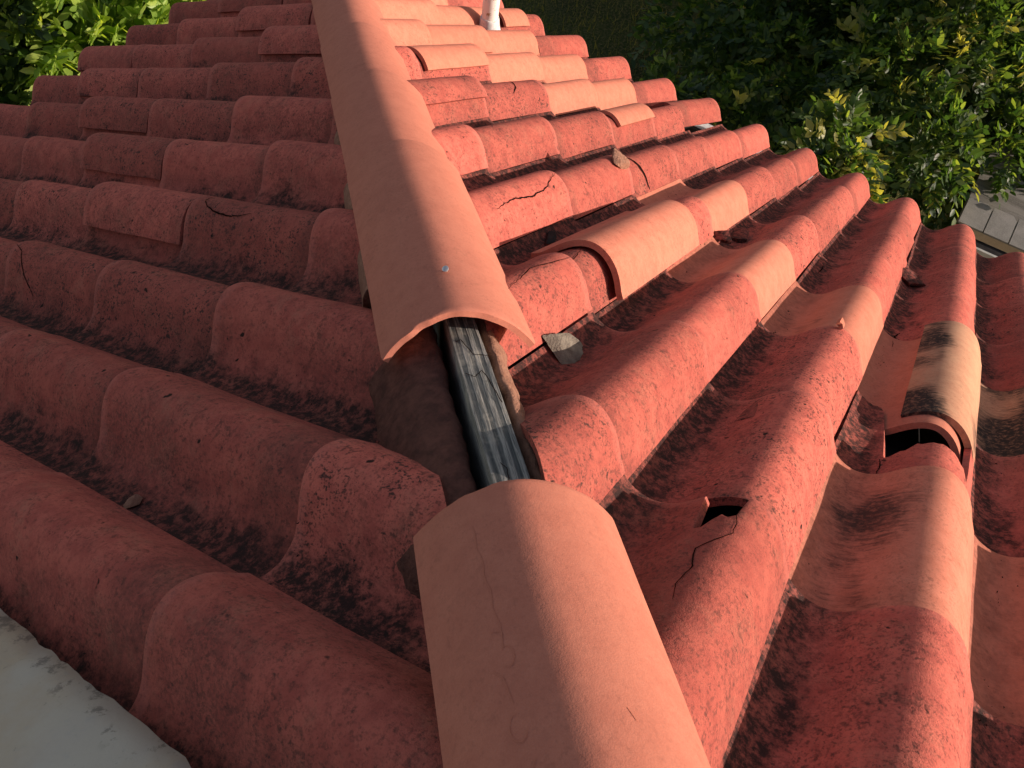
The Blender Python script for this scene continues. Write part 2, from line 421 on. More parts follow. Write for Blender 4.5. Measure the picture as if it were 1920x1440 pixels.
# ------------------------------------------------------------------ hip caps
GH = Vector((1, 1, 0)).normalized(); LH = Vector((1, -1, 0)).normalized()
HD = Vector((1, 1, -PITCH)).normalized()          # downhill along the hip
HN = LH.cross(HD).normalized()
if HN.z < 0: HN = -HN
def hip_pt(s, lat=0., h=0.):
    return Vector((s, s, -PITCH*s)) + LH*lat + Vector((0, 0, h))
CAPM = {}
def hip_cap(s_near, s_far, label, w_near=.200, w_far=.216, h_near=.040, h_far=.052, seed=0, yaw=0., thick=.0115):
    n = 30; nl = 12; V = []; F = []
    a = hip_pt(s_near, hip_shift(s_near)); b = hip_pt(s_far, hip_shift(s_far)); ax = (b-a); L = ax.length; ax.normalize()
    side = ax.cross(Vector((0, 0, 1))).normalized(); up = side.cross(ax).normalized()
    fr = [0, .004, .012] + [i/nl for i in range(1, nl)] + [.988, .996, 1]
    half = 1.22
    for top in (1, 0):
        for f in fr:
            wd = w_near+(w_far-w_near)*f; h0 = h_near+(h_far-h_near)*f
            R = 0.; R2 = -(0 if top else thick)
            if top and f in (0, 1): R2 -= .0022
            if top and f in (.004, .996): R2 -= .0006
            for i in range(n+1):
                q = -1+2*i/n; q = math.copysign(abs(q)**.9, q)
                hw = wd/2; sag = .31*wd
                zz = lambda q: sag*(1-(abs(q)**1.62*.72+abs(q)**4*.28))
                x0, z0 = hw*q, zz(q); e1 = 1e-3
                tx, tz = 2*e1*hw, zz(q+e1)-zz(q-e1); l_ = math.hypot(tx, tz); nx, nz = -tz/l_, tx/l_
                ins = R2-R
                w = .0010*pnoise(Vector((q*2, f*5, seed)))
                e = .0030*pnoise(Vector((q*7, seed*3.3, f)))*(1 if f in (0, 1) else 0)
                x = x0+nx*(ins+w); z = z0+nz*(ins+w)
                V.append((x, f*L+e, h0+z))
    nn = n+1; nr = len(fr); off = nr*nn
    for r in range(nr-1):
        for i in range(n):
            q = r*nn+i
            F.append((q, q+1, q+nn+1, q+nn)); F.append((off+q, off+q+nn, off+q+nn+1, off+q+1))
        q = r*nn; F.append((q, q+nn, off+q+nn, off+q)); q = r*nn+n; F.append((q, off+q, off+q+nn, q+nn))
    for i in range(n):
        F.append((i, off+i, off+i+1, i+1)); q = (nr-1)*nn+i; F.append((q, q+1, off+q+1, off+q))
    o = mesh_obj('hip_tile', V, F, M['cap'])
    m4 = Matrix.Identity(4)
    for i in range(3): m4[i][0], m4[i][1], m4[i][2], m4[i][3] = side[i], ax[i], up[i], a[i]
    o.matrix_world = m4 @ Matrix.Rotation(yaw, 4, 'Z')
    tag(o, label, 'hip tile', 'pale clay caps along the hip')
    return o
c1 = hip_cap(-3.50, -3.052, 'nearest pale hip cap, below the exposed board and faintly scratched', w_near=.222, w_far=.226, h_near=.064, h_far=.064, seed=1)
c2 = hip_cap(-2.795, -2.345, 'pale hip cap with a nail, its open end over the board', w_near=.232, w_far=.232, h_near=.048, h_far=.064, seed=2)
c3 = hip_cap(-2.39, -1.995, 'pale hip cap directly beyond the nailed one', w_near=.222, w_far=.234, h_near=.042, h_far=.062, seed=3)
c4 = hip_cap(-2.04, -1.655, 'pale hip cap second beyond the nailed one', w_near=.222, w_far=.234, h_near=.042, h_far=.062, seed=4)
c5 = hip_cap(-1.70, -1.30, 'pale hip cap third beyond the nailed one', w_near=.222, w_far=.234, h_near=.042, h_far=.062, seed=5)
c6 = hip_cap(-1.34, -.93, 'pale hip cap at the top edge of the picture', w_near=.222, w_far=.234, h_near=.042, h_far=.062, seed=6)
# nail through the cap, scratches pressed into the nearest cap
def on_cap(o, x, y):                              # surface point of a cap in its own frame
    vs = o.data.vertices; n = len(vs)//2
    best = min(range(n), key=lambda i: (vs[i].co.x-x)**2+(vs[i].co.y-y)**2)
    return vs[best].co.copy()
def lathe(rings, seg=20):
    V = []; F = []
    for r, z in rings:
        for i in range(seg):
            t = 2*math.pi*i/seg; V.append((r*math.cos(t), r*math.sin(t), z))
    for k in range(len(rings)-1):
        for i in range(seg):
            a = k*seg+i; b = k*seg+(i+1) % seg
            F.append((a, b, b+seg, a+seg))
    F.append(tuple(range(seg-1, -1, -1))); F.append(tuple(range((len(rings)-1)*seg, len(rings)*seg)))
    return V, F
p = on_cap(c2, .002, .095)
V, F = lathe([(.0015, -.01), (.0015, .007), (.0052, .0072), (.0052, .0086), (.0040, .0094)], 16)
nl = mesh_obj('nail', V, F, M['nail']); nl.parent = c2; nl.matrix_local = Matrix.Translation(p) @ Matrix.Rotation(.5, 4, 'X') @ Matrix.Rotation(-.3, 4, 'Y')
g = G('scratch in clay'); M['scratch'] = g.done((.47, .178, .118), .95, .05)

def cap_scratch(o, P, wd, h0, L, w=.0007):
    w *= .55
    """P: (q across -1..1, y along) ; a thin scored line lying in the surface of the cap"""
    zz = lambda q: .31*wd*(1-(abs(q)**1.62*.72+abs(q)**4*.28))
    V = []; F = []
    for i, (q, y) in enumerate(P):
        a = P[max(0, i-1)]; b = P[min(len(P)-1, i+1)]; tx, ty = (b[0]-a[0])*wd/2, b[1]-a[1]; l = math.hypot(tx, ty) or 1
        for sg in (-1, 1):
            qq = q-ty/l*w*sg/(wd/2); V.append((qq*wd/2, y+tx/l*w*sg, h0+zz(qq)+.0014))
    for i in range(len(P)-1): F.append((2*i, 2*i+1, 2*i+3, 2*i+2))
    x = mesh_obj('scratch', V, F, M['scratch'], smooth=False); x.parent = o
LC1 = (hip_pt(-3.052)-hip_pt(-3.50)).length
def arc(cx, cy, rx, ry, t0, t1, n=14): return [(cx+rx*math.cos(t0+(t1-t0)*i/n), cy+ry*math.sin(t0+(t1-t0)*i/n)) for i in range(n+1)]
for P, w in (([(-.50+.004*i+.012*math.sin(i*1.7), LC1-.05-.011*i) for i in range(14)], .0005), ([(-.52, LC1-.185), (-.44, LC1-.190), (-.46, LC1-.205)], .0006),
             (arc(-.44, LC1-.216, .05, .011, 2.2, -2.4), .0006), ([(-.56, LC1-.225), (-.50, LC1-.236), (-.47, LC1-.262)], .0006), (arc(-.47, LC1-.285, .06, .013, 1.2, 6.0), .0005),
             ([(-.40, LC1-.315), (-.46, LC1-.328)], .0005), (arc(-.45, LC1-.345, .06, .012, 0, 5.2), .0005), ([(.36, LC1-.285), (.40, LC1-.297)], .0008)):
    cap_scratch(c1, P, .224, .064, LC1, w)

# ------------------------------------------------------------------ hip board
def wood_material():
    g = G('weathered board'); v = g.coords((26, 1.1, 26), rand=False); v2 = g.coords((1, 1, 1), rand=False)
    warp = g.noise(g.coords((9, 5, 9), rand=False), 2.2, 3)
    wv = g.n('ShaderNodeTexWave', wave_type='BANDS', bands_direction='X'); g.l(g.coords((1, .10, .3), rand=False), wv.inputs['Vector'])
    wv.inputs['Scale'].default_value = 22; wv.inputs['Distortion'].default_value = 3.0; wv.inputs['Detail'].default_value = 3; wv.inputs['Detail Scale'].default_value = .8
    band = g.ramp(wv.outputs['Fac'], .15, .75)
    fib = g.noise(v, 22, 6, .7)
    c = g.mix(band, (.11, .115, .11), (.33, .32, .285))
    c = g.mix(g.ramp(fib, .40, .62, 0, .75), c, (.05, .055, .055))
    c = g.mix(g.ramp(g.noise(v2, 16, 4), .5, .68, 0, .6), c, (.40, .37, .30))
    c = g.mix(g.ramp(g.noise(v2, 45, 5, .7), .60, .72, 0, .7), c, (.06, .065, .055))
    h = g.math('ADD', g.math('MULTIPLY', band, .6), fib); g.bump(h, .7, .003)
    return g.done(c, .9, .15)
M['wood'] = wood_material()
def board():
    sec = [(-.0220, -.060), (-.0220, .0655), (-.0215, .0685), (-.012, .0693), (0, .0690), (.012, .0692), (.0215, .0680), (.0220, .0650), (.0220, -.060)]
    N = 60; V = []; F = []
    a, b = -3.3, -2.2; n = len(sec)
    for i in range(N+1):
        y = (b-a)*i/N*math.sqrt(2+PITCH*PITCH)
        for x, z in sec:
            w = .0012*pnoise(Vector((x*60, y*9, 1)))
            V.append((x+w, y, z+w*1.2))
    for i in range(N):
        for k in range(n-1):
            q = i*n+k; F.append((q, q+n, q+n+1, q+1))
        q = i*n; F.append((q, q+n-1, q+n+n-1, q+n))
    F.append(tuple(range(n))); F.append(tuple(range(N*n+n-1, N*n-1, -1)))
    o = mesh_obj('hip_board', V, F, M['wood'])
    m4 = Matrix.Identity(4); ax = HD; sd = LH; up = Vector((0, 0, 1)); org = hip_pt(a)
    for i in range(3): m4[i][0], m4[i][1], m4[i][2], m4[i][3] = sd[i], ax[i], HN[i], org[i]
    o.matrix_world = m4
    tag(o, 'grey weathered hip board laid bare between two hip caps', 'board')
    # drying checks in the top of the board
    def check(pts, w=.0007):
        V = []; F = []; P = []
        for p0, p1 in zip(pts[:-1], pts[1:]):
            for i in range(6): P.append((p0[0]+(p1[0]-p0[0])*i/6, p0[1]+(p1[1]-p0[1])*i/6))
        P.append(pts[-1])
        for i, (x, y) in enumerate(P):
            q0 = P[max(0, i-1)]; q1 = P[min(len(P)-1, i+1)]; tx, ty = q1[0]-q0[0], q1[1]-q0[1]; l = math.hypot(tx, ty) or 1
            for s in (-1, 1): V.append((x-ty/l*w*s+.0005*math.sin(i*2.1), y+tx/l*w*s, .0706))
        for i in range(len(P)-1): F.append((2*i, 2*i+1, 2*i+3, 2*i+2))
        x = mesh_obj('check', V, F, M['crack'], smooth=False); x.parent = o
    k = math.sqrt(2+PITCH*PITCH)
    def S(s): return (s-a)*k
    check([(-.017, S(-2.80)), (-.010, S(-2.797)), (.002, S(-2.825)), (.014, S(-2.827)), (.022, S(-2.830))])
    check([(-.018, S(-2.855)), (-.006, S(-2.862)), (.006, S(-2.853)), (.010, S(-2.862)), (.019, S(-2.905))])
    check([(-.008, S(-2.985)), (-.002, S(-2.992)), (-.004, S(-3.01))], .0005)
board()

# ------------------------------------------------------------------ mortar along the hip
def mortar(name, side, s0, s1, prof, mat, label, seed, cat='mortar', rough=.0035, ns=70, nc=14, edge=.007, group=None, taper=False):
    """prof: list of (lateral offset, height over the hip line); lofted along the hip with a broken skin, closed underneath"""
    P = catmull(prof, nc); V = []; F = []
    for i in range(ns+1):
        s = s0+(s1-s0)*i/ns; e = edge*(pnoise(Vector((s*34, seed, 0)))+.6*pnoise(Vector((s*90, seed, 4))))
        e2 = edge*1.6*(pnoise(Vector((s*20, seed, 8)))+.5*pnoise(Vector((s*70, seed, 9))))
        for j, (lat, h) in enumerate(P):
            f = j/nc
            q = rough*(pnoise(Vector((s*28, f*4, seed)))*.6+.5*pnoise(Vector((s*85, f*11, seed)))+.35*pnoise(Vector((s*230, f*30, seed))))
            tp = min(1, (min(i, ns-i)/ns)/.14)**.5 if taper else 1
            lat = prof[0][0]+(lat-prof[0][0])*(.45+.55*tp)
            l2 = lat + (e*(1-f)**2 + e2*f**2)*(1 if side == 'R' else -1)
            p = hip_pt(s, l2, h+q+(e*.6*(1-f)**2)); V.append(p)
    n = nc+1
    for i in range(ns+1):
        s = s0+(s1-s0)*i/ns
        for lat, h in (prof[-1], prof[0]): V.append(hip_pt(s, lat, min(h, prof[0][1])-.07))
    b0 = (ns+1)*n
    for i in range(ns):
        for j in range(nc):
            q = i*n+j; F.append((q, q+1, q+n+1, q+n))
        q = i*n; F.append((q+nc, b0+2*i, b0+2*i+2, q+n+nc)); F.append((b0+2*i+1, q, q+n, b0+2*i+3)); F.append((b0+2*i, b0+2*i+1, b0+2*i+3, b0+2*i+2))
    F.append(tuple(list(range(n-1, -1, -1))+[b0+1, b0])); F.append(tuple(list(range(ns*n, ns*n+n))+[b0+2*ns, b0+2*ns+1]))
    o = mesh_obj(name, V, F, M[mat], angle=50)
    tag(o, label, cat, group)
    return o
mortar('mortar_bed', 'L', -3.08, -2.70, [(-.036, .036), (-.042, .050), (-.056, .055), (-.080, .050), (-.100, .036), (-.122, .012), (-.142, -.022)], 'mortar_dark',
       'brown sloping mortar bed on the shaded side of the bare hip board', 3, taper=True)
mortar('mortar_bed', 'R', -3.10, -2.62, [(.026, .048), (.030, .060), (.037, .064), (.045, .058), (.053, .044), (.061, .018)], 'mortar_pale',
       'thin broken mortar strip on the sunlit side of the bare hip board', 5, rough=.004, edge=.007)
for s0, s1, lab in ((-2.42, -2.30, 'flat grey mortar sliver under the shaded edge of the nailed cap, nearer piece'), (-2.20, -2.08, 'flat grey mortar sliver wedged under the shaded edge beyond the nailed cap'),
                    (-2.62, -2.46, 'grey mortar sliver along the shaded edge of the nailed hip cap')):
    mortar('mortar_sliver', 'L', s0, s1, [(-.095+hip_shift(s0), .03), (-.108+hip_shift(s0), .030), (-.118+hip_shift(s0), .022), (-.124+hip_shift(s0), .0)], 'mortar_pale', lab, s0*9, rough=.003, ns=24, nc=6, edge=.004, group='mortar slivers under the hip caps')

def chunk(name, loc, size, rot, mat, label, cat, seed, flat=.5, sub=4, mat2=None):
    bm = bmesh.new(); bmesh.ops.create_icosphere(bm, subdivisions=sub, radius=1)
    r = random.Random(seed)
    planes = [(Vector((r.gauss(0, 1), r.gauss(0, 1), r.gauss(0, 1))).normalized(), r.uniform(.45, .8)) for _ in range(13)]
    for v in bm.verts:
        d = v.co.normalized(); k = 1.
        for nrm, o_ in planes:
            q = d.dot(nrm)
            if q > .02: k = min(k, o_/q)
        v.co = d*k*(1+.05*pnoise(d*5+Vector((seed, 0, 0)))+.03*pnoise(d*14))
        v.co.z *= flat
    V = [tuple(Vector((v.co.x*size[0], v.co.y*size[1], v.co.z*size[2]))) for v in bm.verts]
    F = [[v.index for v in f.verts] for f in bm.faces]; bm.free()
    o = mesh_obj(name, V, F, M[mat], angle=28)
    o.matrix_world = loc @ Matrix.Rotation(rot[2], 4, 'Z') @ Matrix.Rotation(rot[1], 4, 'Y') @ Matrix.Rotation(rot[0], 4, 'X')
    if label: tag(o, label, cat)
    return o
def at(side, c, u, d, h=0.):
    """frame resting on the tiles of a column, u across, d up from the eave"""
    seams = SEAM_R if side == 'R' else SEAM_L
    k = max(i for i, s in enumerate(seams) if s <= d)
    return frame(side, c, d) @ Matrix.Translation((u, 0, prof_z(u)+BASE-TILT*(d-seams[k])+h))
chunk('mortar_chunk', at('R', 7, .028, 2.955, .016), (.056, .044, .040), (.45, .25, .6), 'mortar_grey', 'angular grey mortar chunk in the pan beside the open hip cap', 'mortar chunk', 11, .25)
chunk('mortar_chunk', at('L', 7, .018, 2.83, .006), (.021, .018, .012), (.1, .1, .4), 'mortar_pale', 'small pale mortar chip lying alone on the shaded slope', 'mortar chip', 23, .7)
chunk('mortar_chunk', Matrix.Translation(hip_pt(-3.012, -.036, .060)), (.020, .026, .024), (.3, .2, .4), 'mortar_dark', 'brown mortar lump stuck beside the board at the nearest cap', 'mortar chunk', 31, .8)
chunk('mortar_chunk', at('R', 5, .185, 1.925, .008), (.042, .052, .020), (.15, .45, .1), 'mortar_pale', 'grey square mortar lump filling the shattered tile', 'mortar chunk', 37, .9)
chunk('mortar_chunk', at('R', 6, .030, 2.50, .006), (.014, .045, .02), (.1, .1, .3), 'felt', 'black broken slate piece in the pan beside the long loose cover tile', 'slate piece', 41, .35)
chunk('mortar_chunk', at('R', 6, .232, 2.45, .006), (.010, .026, .012), (.0, .2, .1), 'mortar_grey', 'thin grey mortar bit under the rim of the long loose cover', 'mortar chip', 43, .9)

def shard(side, c, u, d, h, rot, L, u0, u1, mat, label, seed):
    j = jag(seed, .014, 60); j2 = jag(seed+4, .014, 50)
    V, F = tile_mesh(L, u0, u1, .010, seed=seed, tail=lambda q: j(q), head=lambda q: j2(q), nv=5)
    mx = sum(v[0] for v in V)/len(V); my = sum(v[1] for v in V)/len(V); mz = sum(v[2] for v in V)/len(V)
    V = [(v[0]-mx, v[1]-my, v[2]-mz) for v in V]
    o = mesh_obj('tile_shard', V, F, M[mat])
    o.matrix_world = at(side, c, u, d, h) @ Matrix.Rotation(rot[2], 4, 'Z') @ Matrix.Rotation(rot[1], 4, 'Y') @ Matrix.Rotation(rot[0], 4, 'X')
    tag(o, label, 'tile shard')
shard('R', 7, .012, 1.83, .022, (.3, -1.0, .3), .05, .16, .215, 'red', 'small upturned red shard standing in the pan past the loose cover', 3)
shard('R', 9, .020, 1.13, .016, (.1, .5, .9), .085, .10, .165, 'red', 'curled red shard lying in the pan near the eave', 8)
shard('R', 8, .150, 2.325, .012, (.2, .9, .2), .03, .14, .16, 'pale', 'tiny orange splinter standing at the lower edge of a red tile', 15)
shard('R', 7, .03, 1.66, .006, (.0, .3, .2), .10, .10, .15, 'red', 'flat red shard resting in the pan next to the long loose cover', 19)

# cracks in single tiles
crack('R', 5, 3, [(.150, 1.772), (.175, 1.768), (.210, 1.750), (.247, 1.722)], .0075)
crack('R', 5, 5, [(.205, 2.66), (.197, 2.58), (.205, 2.50), (.198, 2.42), (.180, 2.36), (.170, 2.33)], .0018)
crack('R', 6, 6, [(.170, 3.02), (.160, 2.95), (.150, 2.90), (.165, 2.83), (.172, 2.77)], .0013)
crack('R', 6, 5, [(.170, 2.75), (.160, 2.70), (.15, 2.66)], .0012)
crack('R', 8, 7, [(.155, 3.24), (.150, 3.27), (.158, 3.31), (.140, 3.34), (.128, 3.36), (.135, 3.40), (.128, 3.44), (.133, 3.47)], .0009)
crack('R', 9, 4, [(.04, 1.9), (.045, 1.95)], .001)
crack('R', 9, 3, [(.040, 1.86), (.050, 1.83), (.045, 1.80), (.055, 1.76)], .0030)
crack('R', 8, 3, [(.03, 1.50), (.034, 1.55), (.03, 1.60)], .0022)
crack('R', 7, 2, [(.190, 1.34), (.172, 1.37), (.150, 1.385)], .0014)
crack('R', 3, 3, [(.115, 1.60), (.150, 1.60), (.185, 1.62), (.205, 1.66)], .0040)
crack('R', 9, 5, [(.079, 2.66), (.082, 2.69), (.080, 2.73)], .0011)
crack('L', 5, 5, [(.205, 2.22), (.19, 2.23), (.165, 2.235), (.150, 2.26), (.140, 2.30), (.138, 2.36), (.150, 2.42)], .0019)
crack('L', 6, 4, [(.165, 1.75), (.150, 1.80), (.13, 1.82), (.105, 1.85), (.08, 1.90)], .0016)

# ------------------------------------------------------------------ grit lying in the pans
def grit():
    r = np.random.default_rng(5); Vs = []; n = 0
    for side, cols, seams, dmax in (('L', range(2, 9), SEAM_L, 3.3), ('R', range(4, 11), SEAM_R, 3.4)):
        for c in cols:
            for _ in range(1500):
                d = r.uniform(.3, dmax); u = abs(r.normal(.034, .020))+.004
                if u > .085 or pnoise(Vector((c*3.1+u*9, d*6, 3 if side == 'L' else 8))) < r.uniform(-.05, .55): continue
                k = max(i for i, q in enumerate(seams) if q <= d)
                p = frame(side, c, d) @ Vector((u, 0, prof_z(u)+BASE-TILT*(d-seams[k])+.0006))
                if (p.x-p.y if side == 'R' else p.y-p.x) < .16 or (side, c, k) not in TILES: continue
                sz = .0009+.0022*r.random()**3
                t = r.normal(0, 1, (4, 3)); t = t/np.linalg.norm(t, axis=1)[:, None]*sz*r.uniform(.6, 1.3, (4, 1))
                Vs.append(t+np.array(p)); n += 1
    V = np.concatenate(Vs); F = (np.array([(0, 1, 2), (0, 2, 3), (0, 3, 1), (1, 3, 2)])[None]+(np.arange(n)*4)[:, None, None]).reshape(-1, 3)
    o = mesh_obj('grit', V, [tuple(map(int, f)) for f in F], plain('dark grit', (.05, .034, .028), (.025, .019, .016), 300, .95, 0, .001, .1), smooth=False)
    tag(o, 'dark grit and crumbs lying in the tile channels', 'grit', kind='stuff')
grit()

# ------------------------------------------------------------------ white vent pipe
def pipe():
    base = frame('R', 1, .60) @ Matrix.Translation((.020, 0, 0)); loc = base.translation
    r = empty('vent_pipe', loc); tag(r, 'peeling white vent pipe rising through the far tiles', 'vent pipe')
    rings = [(.036, -.15)]+[(.036+.0006*math.sin(z*40), z) for z in np.linspace(-.1, .9, 26)]+[(.031, .9), (.031, .8)]
    V, F = lathe(rings, 32)
    g = G('flaking white paint'); v = g.coords(rand=False)
    f = g.noise(v, 22, 8, .75); st = g.noise(g.coords((1, 1, .2), rand=False), 40, 5, .6)
    c = g.mix(g.ramp(f, .54, .60), (.74, .72, .66), (.36, .27, .16)); c = g.mix(g.ramp(st, .58, .68, 0, .7), c, (.10, .08, .06))
    g.bump(f, .4, .004); M['pipe'] = g.done(c, .55, .4)
    mesh_obj('pipe', V, F, M['pipe'], r)
    V, F = lathe([(.060, .00), (.056, .03), (.044, .075), (.041, .10), (.0385, .112), (.0365, .112)], 32)
    V = [(x+.004*pnoise(Vector((x*30, y*30, z*30))), y+.004*pnoise(Vector((x*30, y*30, z*30+7))), z+.01*pnoise(Vector((x*25, y*25, 3)))) for x, y, z in V]
    mesh_obj('collar', V, F, M['white'], r)
pipe()

# ------------------------------------------------------------------ old metal flashing over the shaded slope
def flashing():
    V = []; F = []; ny = 90; nx = 14
    for i in range(ny+1):
        d = 2.45+i/ny*1.35
        e = .006*pnoise(Vector((d*22, 1, 0)))+.003*pnoise(Vector((d*70, 2, 0)))+.006*pnoise(Vector((d*7, 3, 0)))
        for j in range(nx+1):
            f = j/nx
            x = -3.422+e-.42*f
            h = .050+.055*(1-math.exp(-f*5))+.008*pnoise(Vector((d*5, f*3, 1)))+(.004*pnoise(Vector((d*16, f*6, 2))))
            V.append(Vector((x, 0, 0))+Vector((0, -d*cs, PITCH*cs*d))+nL*h)
    n = nx+1
    for i in range(ny):
        for j in range(nx):
            q = i*n+j; F.append((q, q+n, q+n+1, q+1))
    g = G('stained grey sheet metal'); v = g.coords(rand=False)
    a = g.noise(v, 6, 6, .6); b = g.noise(v, 24, 8, .72)
    c = g.mix(g.ramp(a, .38, .62), (.46, .425, .345), (.44, .365, .26))
    c = g.mix(g.ramp(b, .56, .70, 0, .45), c, (.36, .36, .34))
    c = g.mix(g.ramp(g.noise(v, 90, 5, .7), .64, .70, 0, .35), c, (.16, .16, .15))
    s = g.n('ShaderNodeSeparateXYZ'); tcx = g.n('ShaderNodeTexCoord'); g.l(tcx.outputs['Object'], s.inputs[0])
    edge = g.math('MULTIPLY', g.ramp(s.outputs[0], -3.469, -3.442), g.ramp(g.noise(v, 30, 8, .75), .52, .60))
    c = g.mix(g.math('MULTIPLY', edge, .55), c, (.06, .055, .05))
    g.bump(g.math('ADD', a, g.math('MULTIPLY', b, .25)), .35, .012); M['sheet'] = g.done(c, .62, .3)
    o = mesh_obj('metal_flashing', V, F, M['sheet'], angle=60)
    sm = o.modifiers.new('thickness', 'SOLIDIFY'); sm.thickness = .0018; sm.offset = 1
    tag(o, 'wavy edged grey metal flashing lapped over dark red tiles', 'flashing')
flashing()

# ------------------------------------------------------------------ the house under the tiles
def house():
    h = empty('house', (-3, -3, -3)); tag(h, 'tiled house with a hipped roof and a white eave edge', 'house')
    inv = Matrix.Translation((3, 3, 3))
    def part(name, V, F, mat, **kw):
        V = [inv @ Vector(v) for v in V]
        return mesh_obj(name, V, F, M[mat], h, smooth=False, **kw)
    lo = -.035; T = 4.6
    V = []
    for dz in (lo, lo-.02):
        V += [(0, 0, dz), (0, -7, dz), (-T, -7, PITCH*T+dz), (-T, -T, PITCH*T+dz), (-7, -T, PITCH*T+dz), (-7, 0, dz)]
    F = [(0, 3, 2, 1), (0, 5, 4, 3), (6, 7, 8, 9), (6, 9, 10, 11), (0, 1, 7, 6), (5, 0, 6, 11), (1, 2, 8, 7), (2, 3, 9, 8), (3, 4, 10, 9), (4, 5, 11, 10)]
    part('roof_deck', V, F, 'felt')
    def bar(name, a, b, sec, mat):
        V = []; F = []; n = len(sec)
        a, b = Vector(a), Vector(b); out = Vector((1, 0, 0)) if abs(a.x-b.x) < 1e-6 else Vector((0, 1, 0))
        for p in (a, b):
            for x, z in sec: V.append(p+out*x+Vector((0, 0, z)))
        for k in range(n): F.append((k, (k+1) % n, n+(k+1) % n, n+k))
        F += [tuple(range(n-1, -1, -1)), tuple(range(n, 2*n))]
        return part(name, V, F, mat)
    L = [(-.02, -.022), (.045, -.030), (.052, -.030), (.052, -.085), (.049, -.085), (.049, -.034), (.044, -.034), (-.02, -.026)]
    bar('drip_edge', (.0, .03, 0), (.0, -7, 0), L, 'white'); bar('drip_edge', (.03, .0, 0), (-7, .0, 0), L, 'white')
    S = [(-.005, -.060), (.04, -.060), (.04, -.22), (-.005, -.22)]
    bar('fascia', (0, 0, 0), (0, -7, 0), S, 'stucco'); bar('fascia', (0, 0, 0), (-7, 0, 0), S, 'stucco')
    w = -.45
    V = [(w, w, z) for z in (-.25, -3.05)]+[(w, -7, z) for z in (-.25, -3.05)]+[(-7, w, z) for z in (-.25, -3.05)]
    V += [(w-.2, w-.2, z) for z in (-.25, -3.05)]+[(w-.2, -7, z) for z in (-.25, -3.05)]+[(-7, w-.2, z) for z in (-.25, -3.05)]
    F = [(0, 1, 3, 2), (1, 0, 4, 5), (6, 8, 9, 7), (7, 11, 10, 6), (2, 3, 9, 8), (4, 10, 11, 5), (0, 2, 8, 6), (0, 6, 10, 4), (1, 7, 9, 3), (1, 5, 11, 7)]
    part('wall', V, F, 'stucco')
    V = [(.0, .0, -.221), (0, -7, -.221), (w, -7, -.221), (w, w, -.221), (-7, w, -.221), (-7, 0, -.221)]
    V += [(x, y, z-.02) for x, y, z in V]
    part('soffit', V, [(0, 1, 2, 3), (0, 3, 4, 5), (6, 9, 8, 7), (6, 11, 10, 9), (0, 6, 7, 1), (5, 11, 6, 0)], 'stucco')
house()

# ------------------------------------------------------------------ lower shingled porch beside the house
def porch():
    g = G('grey asphalt shingle'); v = g.coords(rand=False)
    a = g.noise(g.coords((1, .12, 1), rand=False), 16, 6, .65); b = g.noise(v, 240, 3, .6)
    c = g.mix(g.ramp(a, .4, .64), (.20, .19, .165), (.075, .07, .06)); c = g.mix(g.ramp(b, .3, .7, 0, .5), c, (.26, .25, .22))
    c = g.mix(g.ramp(g.noise(v, 28, 2, .5), .70, .74, 0, .9), c, (.03, .025, .02))
    g.bump(b, .6, .004); M['shingle'] = g.done(c, .95, .1)
    g = G('pale grey shingle'); v = g.coords(); b = g.noise(v, 220, 3, .6)
    c = g.mix(g.ramp(g.noise(v, 9, 4), .35, .65), (.235, .225, .20), (.17, .165, .145)); c = g.mix(g.ramp(b, .35, .7, 0, .4), c, (.38, .38, .35))
    g.bump(b, .6, .004); M['shingle_pale'] = g.done(c, .95, .1)
    O = Vector((2.05, -3.9, -1.35)); ax = Vector((0.06, -1, 0)).normalized(); ou = Vector((1, .06, 0)).normalized()
    r = empty('porch_roof', O); tag(r, 'low grey shingled roof half hidden under leafy branches', 'porch roof')
    def box(name, x0, x1, y0, y1, z0, z1, mat, slope=0., parent=r, clip=0.):
        pts = [(x0, y0), (x1, y0), (x1, y1-clip), (x1-clip, y1), (x0, y1)] if clip else [(x0, y0), (x1, y0), (x1, y1), (x0, y1)]
        n = len(pts); V = []
        for dz in (z0, z1):
            for x, y in pts: V.append(ax*x+ou*y+Vector((0, 0, dz+slope*y)))
        F = [tuple(range(n-1, -1, -1)), tuple(range(n, 2*n))]+[(k, (k+1) % n, n+(k+1) % n, n+k) for k in range(n)]
        return mesh_obj(name, V, F, M[mat], parent, smooth=False)
    sl = .16
    box('shingle_field', -.30, 3.2, .10, 1.9, -.06, 0, 'shingle', sl)
    x = -.30; k = 0
    while x < 2.6:
        w = .172+random.uniform(-.006, .006)
        box('edge_shingle', x, x+w, .02, .265+random.uniform(-.004, .004), .008, .022, 'shingle_pale', sl, clip=.035)
        x += w+.008; k += 1
    box('gutter', -.30, 3.2, -.10, -.005, -.10, -.03, 'felt')
    box('gutter_rim', -.30, 3.2, -.125, -.105, -.10, -.012, 'zinc')
    box('wall', -.2, 3.1, .25, 1.8, -1.66, -.10, 'stucco')
porch()

